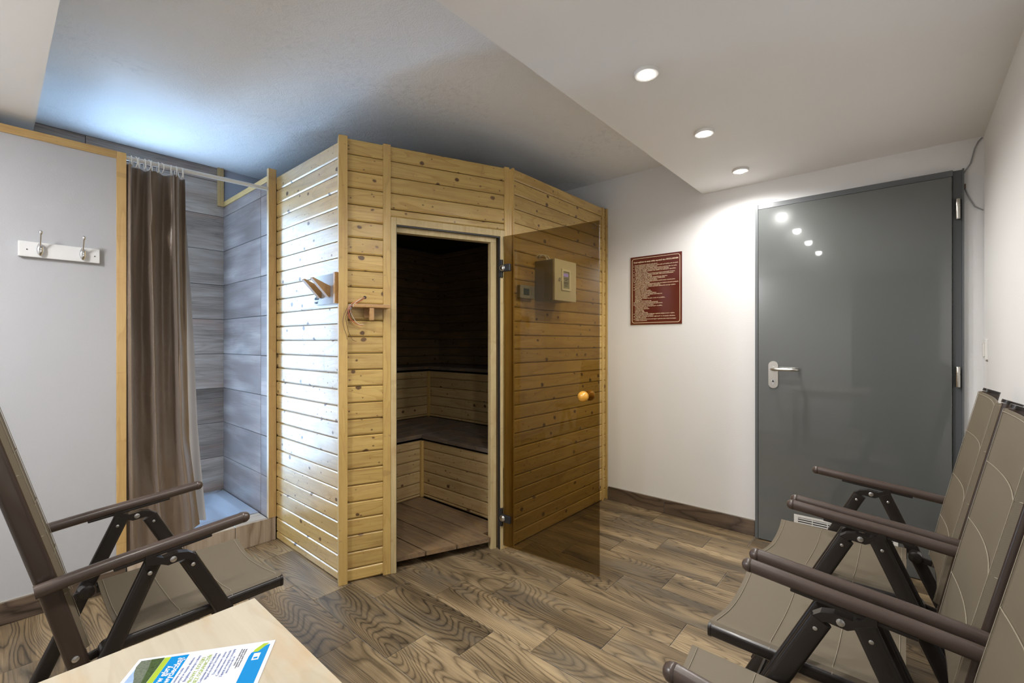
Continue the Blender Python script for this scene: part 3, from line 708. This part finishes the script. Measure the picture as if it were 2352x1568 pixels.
th = empty('temperature_controller', (XP, 2.148, 1.487), label='small grey controller with a dark screen left of the metal cabinet', cat='controller')
MB().box(XP+.001, XP+.03, 2.082, 2.222, 1.488, 1.567, .006).build('controller_case', 'thermo', th)
MB().box(XP+.0302, XP+.0312, 2.112, 2.165, 1.508, 1.548).build('screen', 'lcd_dark', th)
for z in (1.545, 1.53, 1.515): MB().box(XP+.0302, XP+.033, 2.188, 2.2, z-.004, z+.004, .001).build('button', 'thermo', th)

# ------------------------------------------------------------------ peg rack on the white-lit wall
rk = empty('peg_rack', (-2.29, YS, 1.42), label='small board with two triangular wooden pegs on the sauna side wall', cat='rack')
MB().box(-2.407, -2.186, YS-.022, YS-.0005, 1.42, 1.574, .002).build('back_board', 'rack', rk)
MB().box(-2.1855, -2.168, YS-.030, YS-.0005, 1.418, 1.576, .002).build('side_rail', 'orange_wood', rk)
for px in (-2.335, -2.243):
    # wedge: profile in (out, z), thickness along x
    q = [(0, -.050), (0, .004), (.088, .040), (.092, .034), (.008, -.054)]
    mt = Matrix(((0, 0, 1, px), (-1, 0, 0, YS-.0225), (0, 1, 0, 1.506), (0, 0, 0, 1)))
    MB().prism(q, -.013, .013, mat=mt).build('peg', 'orange_wood', rk)
MB().lathe([(.003, 0), (.003, -.002)], (-2.362, YS-.0225, 1.535), 'y', 10).build('screw', 'chrome', rk)
place_text('printed_mark', text_mesh(['▪SAUNA▪', '▪ wood'], .02, .0002, bold=.001), 'print_dark', rk, basis((-2.402, YS-.0226, 1.447), (1, 0, 0), (0, 0, 1)), fit=.05)

# ------------------------------------------------------------------ small shelf with bracket, loose wires
sh = empty('corner_shelf', tuple(SP(.14, 0, 1.33)), label='small orange wooden shelf with a peg bracket on the narrow front panel', cat='shelf')
MB().box(.052, .232, -.105, -.0065, 1.394, 1.410, .002, mat=ROT).build('shelf_board', 'orange_wood', sh)
MB().box(.13, .152, -.10, -.078, 1.33, 1.3935, .003, mat=ROT).build('front_peg', 'orange_wood', sh)
MB().box(.115, .165, -.03, -.0065, 1.345, 1.3935, .002, mat=ROT).build('bracket', 'orange_wood', sh)
MB().box(.038, .05, -.06, -.03, 1.385, 1.41, .001, mat=ROT).build('wire_clip', 'grey_label', sh)
wr = empty('loose_wires', tuple(SP(.1, .03, 1.3)), label='bundle of loose copper and dark wires hanging from a hole by the small shelf', cat='wires')
MB().lathe([(.008, 0), (.008, -.001)], (0, 0, 0), 'y', 14, mat=Matrix.Rotation(ang, 4, 'Z')).build('wire_hole', 'black', wr).location = SP(.122, .0008, 1.452)-W[wr.name]
def wire(pts, mat, r=.0016):
    P = [SP(*p) for p in pts]
    # Catmull-Rom
    out = []
    for i in range(len(P)-1):
        a, b, c, e = P[max(i-1, 0)], P[i], P[i+1], P[min(i+2, len(P)-1)]
        for k in range(6):
            t = k/6; out.append(.5*((2*b)+(c-a)*t+(2*a-5*b+4*c-e)*t*t+(3*b-a-3*c+e)*t**3))
    out.append(P[-1]); MB().tube(out, r, 6).build('wire', mat, wr, smooth=True)
wire([(.122, .002, 1.452), (.10, .03, 1.445), (.06, .05, 1.42), (.038, .06, 1.40), (.030, .05, 1.37), (.045, .03, 1.34), (.07, .02, 1.325)], 'copper')
wire([(.122, .002, 1.452), (.105, .022, 1.436), (.07, .05, 1.415), (.042, .065, 1.395), (.036, .06, 1.36), (.06, .04, 1.325), (.088, .03, 1.31), (.108, .03, 1.306)], 'wire_red')
wire([(.122, .002, 1.452), (.095, .035, 1.44), (.05, .055, 1.40), (.048, .05, 1.37), (.07, .035, 1.33), (.09, .03, 1.312), (.112, .03, 1.313)], 'wire_white')
wire([(.122, .002, 1.452), (.09, .035, 1.43), (.04, .05, 1.40), (.020, .055, 1.37), (.010, .05, 1.33), (.018, .035, 1.29), (.03, .02, 1.26), (.035, .018, 1.235)], 'wire_dark', .0011)
wire([(.04, .055, 1.39), (.025, .05, 1.35), (.03, .035, 1.31), (.042, .018, 1.27), (.06, .014, 1.235), (.08, .012, 1.225)], 'wire_dark', .0011)
wire([(.05, .05, 1.39), (.04, .055, 1.35), (.055, .03, 1.32), (.08, .02, 1.30), (.10, .014, 1.295)], 'copper', .0012)

# ================================================================== SHOWER
tr = empty('shower_tray', (-3.44, .78, .0), label='white square shower tray set behind the tiled step', cat='shower tray')
tx0, tx1, ty0, ty1 = XL+.013, -3.102, .447, 1.1185
mb = MB(); zr = .146
loops = [(0, zr-.03), (0, zr-.004), (.004, zr), (.062, zr), (.075, zr-.004), (.105, zr-.05), (.13, zr-.058)]
def sq(ins, z, r):
    p = []
    x0, x1, y0, y1 = tx0+ins, tx1-ins, ty0+ins, ty1-ins
    for cx_, cy_, a0 in ((x1-r, y1-r, 0), (x0+r, y1-r, PI/2), (x0+r, y0+r, PI), (x1-r, y0+r, 1.5*PI)):
        for i in range(7): a = a0+PI/2*i/6; p.append(mb.bm.verts.new((cx_+r*math.cos(a), cy_+r*math.sin(a), z)))
    return p
L = [sq(i, z, .008+i*.35) for i, z in loops]
for A, B in zip(L, L[1:]):
    for j in range(len(A)): mb.bm.faces.new((A[j], A[(j+1) % len(A)], B[(j+1) % len(B)], B[j]))
mb.bm.faces.new(L[-1]); mb.build('tray_basin', 'acrylic', tr, smooth=True)
MB().box(tx0+.02, tx1-.02, ty0+.02, ty1-.02, .001, .086).build('tray_support', 'acrylic', tr)
MB().lathe([(.045, 0), (.045, .003), (.03, .005)], (-3.6, .8, .0885), 'z', 20).build('drain_cover', 'chrome', tr)
MB().tube([(-2.962, .447, 2.148), (-2.962, 1.1175, 2.163)], .0115, 16).build('shower_rod', 'rod_white', smooth=True, label='white curtain rod across the shower opening below the ceiling', cat='curtain rod')
ct = empty('shower_curtain', (-2.965, .58, .16), label='gathered brown shower curtain with a white liner on white rings', cat='curtain')
def curt(u, v):
    z = 2.118-(2.118-.148-.06*max(0, u-.6)*2.5)*v
    w_ = .245+.035*v+.15*max(0, v-.75)
    y = .452+w_*u
    ph = 2*PI*(2.6*u+.10*math.sin(3*v+1)+.08)
    am = .030+.024*math.sin(PI*min(1, v*1.1))
    sq_ = math.sin(ph); sq_ = sq_*(1.35-.35*sq_*sq_)
    x = -2.975+am*sq_+(.010*(1-v)**2+.004)*math.sin(ph*3.3+4*v)+.03*max(0, v-.75)*u
    y += .024*math.cos(ph+.6)*(.3+.7*math.sin(PI*u))
    cr_ = .0035*math.sin(19*v+7*math.sin(4*u+2)+9*u)+.0025*math.sin(41*v-16*u+3*math.sin(9*u))
    x += cr_*(.3+v)+.028*math.exp(-((u-.36)/.10)**2-((v-.12)/.045)**2)-.03*math.exp(-((u-.42)/.09)**2-((v-.155)/.03)**2)
    k = max(0, 1-u/.07); k = k*k*(3-2*k)
    return Vector((x*(1-k)-3.013*k, y*(1-k)+.436*k, z))
MB().grid(curt, 170, 130).build('curtain_fabric', 'curtain', ct, smooth='all')
def linr(u, v):
    z = 2.11-(2.11-.20)*v
    y = .47+(.245+.085*v+.05*max(0, v-.7))*u
    x = -3.062+.012*math.sin(2*PI*5*u+2*v)+.01*math.sin(9*v+u*4)
    return Vector((x, y, z))
MB().grid(linr, 80, 40).build('curtain_liner', 'liner', ct, smooth='all', label='white inner liner')
for i, y in enumerate((.466, .482, .498, .520, .536, .549, .575, .590, .632, .652, .674, .684)):
    t_ = .35*math.sin(i*2.1)
    P = [(-2.962+.021*math.cos(a)+.003, y+.021*math.cos(a)*t_, 2.136+.0265*math.sin(a)) for a in [2*PI*k/20 for k in range(20)]]
    MB().tube(P, .0024, 6, closed=True, up=(0, 1, 0)).build('curtain_ring', 'white_plastic', ct, smooth='all')

# ------------------------------------------------------------------ coat rack
hk = empty('coat_hook_rail', (-2.95, .21, 1.6), label='white hook rail with two chrome hooks on the grey partition', cat='coat rack')
MB().box(-2.9515, -2.932, .078, .345, 1.600, 1.668, .003).build('rail_board', 'white_board', hk)
for y in (.145, .284):
    h = MB()
    h.lathe([(.002, -.026), (.008, -.020), (.0115, -.008), (.0125, .004), (.010, .018), (.005, .028), (.002, .032)], (-2.920, y, 1.633), 'z', 18, mat=Matrix.Diagonal((.8, 1, 1, 1)))
    h.tube([(-2.931, y, 1.634), (-2.918, y, 1.645), (-2.905, y, 1.664), (-2.893, y, 1.684), (-2.884, y, 1.697)], .0032, 10)
    h.lathe([(.002, -.010), (.005, -.006), (.0065, .001), (.0062, .006), (.004, .010), (.001, .0115)], (-2.882, y, 1.704), 'z', 14)
    h.build('hook', 'chrome', hk, smooth=True)
for y in (.105, .327): MB().lathe([(.0026, 0), (.0026, .0012)], (-2.932, y, 1.632), 'x', 10).build('screw', 'black', hk)

# ================================================================== DOWNLIGHTS
SPY = [2.86, 2.235, 1.60, .98, .30]
names = ['ceiling downlight nearest the far wall, first of the row', 'second ceiling downlight from the far wall', 'third ceiling downlight from the far wall',
         'fourth ceiling downlight from the far wall, at the upper frame edge', 'fifth ceiling downlight, above the table', 'sixth ceiling downlight, behind the table', 'last ceiling downlight, nearest the back wall']
for y, lb in zip(SPY, names):
    o = empty('ceiling_downlight', (-.73, y, ZS-.012), label='round lit '+lb, cat='downlight')
    MB().lathe([(.028, 0), (.042, 0), (.045, .004), (.045, .0115), (.028, .0115)], (-.73, y, ZS-.012), 'z', 28).build('trim_ring', 'white_plastic', o, smooth=True)
    MB().lathe([(.004, -.006), (.018, -.005), (.026, -.001), (.026, .004)], (-.73, y, ZS-.012), 'z', 24).build('lens', 'lamp', o, smooth='all')
    light('downlight_beam', 'SPOT', (-.73, y, ZS-.022), (0, 0, 0), SPOT_W, (1, .98, .95), spot_size=math.radians(168), spot_blend=.6, shadow_soft_size=.03)

rl = empty('fill_lamp', (-1.94, -.72, 2.196), label='added flat round fill lamp, unseen behind the camera', cat='lamp')  # invented fixture for the added fill light, kept out of view
MB().lathe([(.12, 0), (.14, .004), (.15, .014), (.15, .0275)], (-1.94, -.72, 2.196), 'z', 32).build('fill_lamp_housing', 'white_plastic', rl, smooth=True)

# ================================================================== FOLDING ARMCHAIRS
def make_chair(label):
    """local +x = front, y = width, z up"""
    r = empty('folding_armchair', (0, 0, 0), label=label, cat='chair', group='brown mesh folding armchairs')
    aw, rw = .2485, .215
    def bld(mb, name, mat, smooth=True, **k): return mb.build(name, mat, r, smooth=smooth, local=True, **k)
    BT, BM, BB = Vector((-.225, 0, 1.04)), Vector((-.13, 0, .60)), Vector((-.083, 0, .362))
    for s in (-1, 1):
        y = s*rw
        # back tube, oval; stands behind the fabric
        bt = MB().flat_tube([(p.x-.004, y, p.z) for p in (BT, (BT+BM)/2, BM, BB)], .0225, .012, up=(0, 1, 0))
        o = bld(bt, 'back_tube', 'metal_back')
        cp = MB().flat_tube([(BT.x-.003, y, BT.z+.0002), (BT.x-.006, y, BT.z+.009)], .023, .014, up=(0, 1, 0)); 
        c = cp.build('tube_cap', 'metal_dark', o, smooth=True, local=True); c.location -= o.location
        # legs
        ya = s*(aw-.006)
        bld(MB().flat_tube([(.150, ya, .582), (.43, ya, .012)], .0225, .010, up=(0, 1, 0)), 'leg', 'metal_dark')
        bld(MB().flat_tube([(.070, ya, .60), (-.187, ya, .012)], .0225, .010, up=(0, 1, 0)), 'leg', 'metal_dark')
        # folded steel bracket under the arm
        br = MB(); q = [(.048, .628), (.064, .628), (.074, .612), (.09, .605), (.125, .608), (.150, .602), (.168, .588), (.163, .574), (.138, .584), (.118, .582), (.10, .580), (.085, .588), (.05, .596)]
        mt = Matrix(((1, 0, 0, 0), (0, 0, 1, s*aw), (0, 1, 0, 0), (0, 0, 0, 1)))
        br.prism(q, -.0135, .0135, mat=mt); b = bld(br, 'bracket', 'metal_dark', smooth=False)
        for (x, z, rr) in ((.112, .594, .0085), (.160, .562, .0055), (.058, .574, .0055)):
            for sd in (-1, 1):
                m2 = MB(); m2.lathe([(rr, 0), (rr, sd*.002), (rr*.5, sd*.0035)], (x, s*aw+sd*.0136, z), 'y', 10)
                v = m2.build('screw', 'screw', b, local=True, smooth=True); v.location -= b.location
        # arm rest
        am = MB(); P = [(.298, .651), (.297, .651), (.15, .636), (0, .6215), (-.10, .610), (-.165, .600)]
        n = 14; rad = [.0105, .0158, .0158, .0152, .015, .0145]
        def prof(t, rad=rad): return [(1.0*.0155*math.cos(2*PI*i/n), 1.15*.0145*math.sin(2*PI*i/n)) for i in range(n)]
        am.sweep([(x, s*aw, z+.006) for x, z in P[1:]], prof, up=(0, 0, 1)); a = bld(am, 'armrest', 'arm')
        cpp = MB().lathe([(.0165, 0), (.0168, .006), (.0155, .013), (.011, .019), (.004, .022)], (.296, s*aw, .6568), 'x', 16)
        e = cpp.build('end_cap', 'arm', a, smooth='all', local=True); e.location -= a.location
        sl = MB().box(-.02, .21, -.008, .008, -.0235, -.0155, .002, mat=Matrix.Translation((.0, s*aw, .6285)) @ Matrix.Rotation(-.10, 4, 'Y'))
        e = sl.build('slide_rail', 'metal_dark', a, local=True); e.location -= a.location
        # seat rail
        sr = MB().flat_tube([(.425, y, .392), (.0, y, .386)], .012, .018, up=(0, 0, 1)); o = bld(sr, 'seat_rail', 'metal_dark')
        e = MB().flat_tube([(.4255, y, .392), (.433, y, .392)], .0135, .0195, up=(0, 0, 1)).build('end_cap', 'metal_dark', o, smooth=True, local=True); e.location -= o.location
        kn = MB().lathe([(.014, -.022), (.021, -.018), (.021, .018), (.014, .022)], (-.024, s*(rw+.003), .386), 'y', 18); bld(kn, 'pivot_knob', 'metal_dark')
        lk = MB().flat_tube([(-.024, s*(rw-.006), .386), (-.086, s*(rw-.006), .372)], .012, .004, up=(0, 1, 0)); bld(lk, 'link', 'metal_dark')
        rv = MB()
        rv.lathe([(.008, 0), (.008, s*.003), (.004, s*.005)], (-.090, y+s*.0122, .395), 'y', 12)
        bld(rv, 'rivet', 'screw')
        for fx in (.43, -.187):
            sx = 1 if fx > 0 else -1
            bld(MB().box(fx-.018-.004*sx, fx+.018-.004*sx, ya-.013, ya+.013, .0, .03, .004), 'foot', 'rubber', smooth=False)
    # stretchers
    for x, z in ((.36, .145), (-.135, .123)):
        bld(MB().tube([(x, -aw+.016, z), (x, aw-.016, z)], .009, 10), 'stretcher', 'metal_dark')
    bld(MB().tube([(-.086, -rw+.013, .372), (-.086, rw-.013, .372)], .008, 10), 'stretcher', 'metal_dark')
    # fabric: seat sling wrapped over the rails, a bit of sag
    def seat(u, v):
        x = .432-.43*u
        t = 2*v-1; y = rw*t*1.035
        s_ = max(0, 1-(t/.9)**2); z = .417-.006*u-.016*s_+.003*math.sin(6*v+8*u)*s_
        e = max(0, abs(t)-.955)/.045; z -= .012*e*e
        x -= .012*(1-t*t)*max(0, 1-u*5)
        return Vector((x, y, z))
    mb = MB().sheet(seat, 24, 44, .004)
    seat_o = bld(mb, 'seat', 'fabric', smooth=True)
    for u in (.035, .36, .68, .97):
        P = [seat(u, j/24)+Vector((0, 0, .0018)) for j in range(25)]
        e = MB().tube(P, .0010, 5).build('seam', 'thread', seat_o, smooth=True, local=True); e.location -= seat_o.location
    def back(u, v):
        z = 1.043-.635*u
        k = (BT.x+(BM.x-BT.x)*(1.04-z)/.44) if z > .60 else (BM.x+(BB.x-BM.x)*(.60-z)/.238)
        t = 2*v-1; y = rw*t*1.035
        pad = .005*abs(math.sin(PI*(u*3.9+.1)))
        s_ = max(0, 1-(t/.9)**2); x = k+.0275-.012*s_+pad*s_
        e = max(0, abs(t)-.955)/.045; x -= .012*e*e
        return Vector((x, y, z))
    mb = MB().sheet(back, 60, 44, .005)
    back_o = bld(mb, 'backrest', 'fabric', smooth=True)
    for u in (.012, .23, .487, .743):
        P = [back(u, j/24)+Vector((.0022, 0, 0)) for j in range(25)]
        e = MB().tube(P, .0011, 5, up=(0, 0, 1)).build('seam', 'thread', back_o, smooth=True, local=True); e.location -= back_o.location
    for v in (.035, .965):
        P = [back(j/40, v)+Vector((.0022, 0, 0)) for j in range(41)]
        e = MB().tube(P, .0009, 5, up=(0, 1, 0)).build('seam', 'thread', back_o, smooth=True, local=True); e.location -= back_o.location
    return r
def dup(root, loc, rotz, label):
    r = root.copy(); COL.objects.link(r); r.location = loc; r.rotation_euler = (0, 0, rotz); r['label'] = label
    for ch in list(root.children):
        c = ch.copy(); COL.objects.link(c); c.parent = r
        for g in ch.children:
            d = g.copy(); COL.objects.link(d); d.parent = c
    return r
ch = make_chair('brown folding armchair beside the grey partition, turned towards the shower')
bpy.context.view_layer.update()
dup(ch, (0, 2.150, 0), PI, 'brown folding armchair at the right wall nearest the grey steel door')
dup(ch, (0, 1.582, 0), PI, 'brown folding armchair at the right wall, middle one of the three')
dup(ch, (0, 1.013, 0), PI, 'brown folding armchair at the right wall nearest the camera, cut by the frame')
ch.location = (-1.8625, .235, 0); ch.rotation_euler = (0, 0, PI/2)
_p = Vector((-.11, 0, .5)); _r = Matrix.Rotation(math.radians(-2.6), 3, 'Y')     # this one reclines one notch further
for c in ch.children:
    if c.name.startswith(('backrest', 'back_tube')):
        c.location = _p+_r @ (c.location-_p); c.rotation_euler = (0, math.radians(-2.6), 0)

# ================================================================== TABLE AND LEAFLET
TZ = .70
tb = empty('side_table', (-.65, .05, 0), label='pale plywood table in the foreground with a leaflet on it', cat='table')
MB().box(-1.003, -.30, -.42, .353, TZ-.018, TZ, .001).build('tabletop', 'table', tb)
for x in (-.97, -.36):
    for y in (-.38, .29): MB().box(x-.0, x+.045, y, y+.045, 0, TZ-.0185, .002).build('leg', 'table', tb)
for a in ((-.924, -.361, .300, .318), (-.924, -.361, -.365, -.347)): MB().box(a[0], a[1], a[2], a[3], TZ-.09, TZ-.0185).build('apron', 'table', tb)
for a in ((-.96, -.942), (-.345, -.327)): MB().box(a[0], a[1], -.334, .289, TZ-.09, TZ-.0185).build('apron', 'table', tb)
TR_ = Vector((-.832, .327, TZ+.0004)); TL_ = Vector((-.949, .160, TZ+.0004)); up = (TL_-TR_).normalized(); PH = (TL_-TR_).length
td = Vector((up.y, -up.x, 0))      # text direction (right of up)
PW = .148; O = TR_-td*PW
LM = basis(O, td, up)              # page coordinates: x right, y up, origin at bottom left
lf = empty('leaflet', tuple(O+td*PW/2+up*PH/2), label='printed tourist leaflet with a mountain picture lying on the table', cat='leaflet')
MB().box(0, PW, 0, PH, 0, .0005, mat=LM).build('paper_sheet', 'paper', lf)
def patch(name, pts, mat, z=.0006, t=.0001): MB().prism(pts, z, z+t, mat=LM).build(name, mat, lf)
m_ = .006
patch('picture_sky', [(m_, PH*.81), (PW-m_, PH*.81), (PW-m_, PH-.006), (m_, PH-.006)], 'p_sky')
patch('picture_mountain', [(m_, PH*.81), (PW-m_, PH*.81), (PW-m_, PH*.972), (PW-.020, PH*.975), (PW-.035, PH*.955), (PW-.050, PH*.92), (PW-.062, PH*.90), (.06, PH*.93), (.04, PH*.90), (m_, PH*.93)], 'p_rock', .0008)
patch('picture_forest', [(.03, PH*.81), (PW-m_, PH*.81), (PW-m_, PH*.90), (PW-.03, PH*.872), (PW-.05, PH*.855), (PW-.08, PH*.835)], 'p_forest', .001)
patch('lime_stripe', [(m_, PH*.765), (PW-m_, PH*.765), (PW-m_, PH*.808), (m_, PH*.808)], 'p_lime')
patch('blue_band', [(m_, PH*.635), (PW-m_, PH*.635), (PW-m_, PH*.763), (m_, PH*.763)], 'p_blue')
def ltext(nm, tx, size, mt, xr, yy, bold=.0):
    place_text(nm, text_mesh([tx], size, .00005, 'RIGHT', bold=bold), mt, lf, LM @ Matrix.Translation((xr, PH*yy, .0008)))
ltext('heading', 'Jutro w góry', .0130, 'paper', .118, .708, .00035)
ltext('heading', 'na wycieczkę?', .0130, 'paper', .136, .655, .00035)
for tx, xr, yy, mt, sz in (('Zapraszamy na szlak', .108, .605, 'p_navy', .0052), ('Karta turysty w naszym obiekcie', .131, .572, 'p_navy', .0056), ('Bezpłatne atrakcje i rabaty', .134, .535, 'p_navy', .0056),
     ('KASPROWY, KOLEJKI', .128, .490, 'p_lime', .0078), ('BEZ OGRANICZEŃ', .132, .450, 'p_lime', .0078), ('Codziennie przejazdy kolejkami', .134, .418, 'p_navy', .0054), ('Wjazd na szczyt bez kolejki', .131, .388, 'p_navy', .0054),
     ('Trasy rowerowe i piesze', .134, .350, 'p_navy', .0054), ('Codziennie nowe wycieczki', .136, .318, 'p_navy', .0054), ('Zapytaj w recepcji o szczegóły', .138, .288, 'p_navy', .0054), ('oferta ważna cały rok', .118, .262, 'p_navy', .0045),
     ('liczba miejsc ograniczona', .135, .232, 'print_dark', .0040), ('regulamin w recepcji obiektu', .134, .214, 'print_dark', .0040), ('rezerwacja dzień wcześniej', .133, .196, 'print_dark', .0040)):
    ltext('text_line', tx, sz, mt, xr, yy)
patch('footer_lime', [(PW-.026, PH*.102), (PW-m_, PH*.042), (PW-m_, PH*.085), (PW-.020, PH*.135), (PW-.026, PH*.14)], 'p_lime', .0007)
patch('footer_blue', [(m_, PH*.03), (PW-m_-.004, PH*.03), (PW-m_-.004, PH*.045), (PW-.027, PH*.150), (PW-.036, PH*.158), (m_, PH*.158)], 'p_blue')
patch('footer_logo', [(PW-.047, PH*.075), (PW-.030, PH*.075), (PW-.030, PH*.125), (PW-.047, PH*.125)], 'paper', .0008)
patch('footer_logo', [(PW-.044, PH*.085), (PW-.040, PH*.085), (PW-.040, PH*.115), (PW-.044, PH*.115)], 'p_blue', .001)
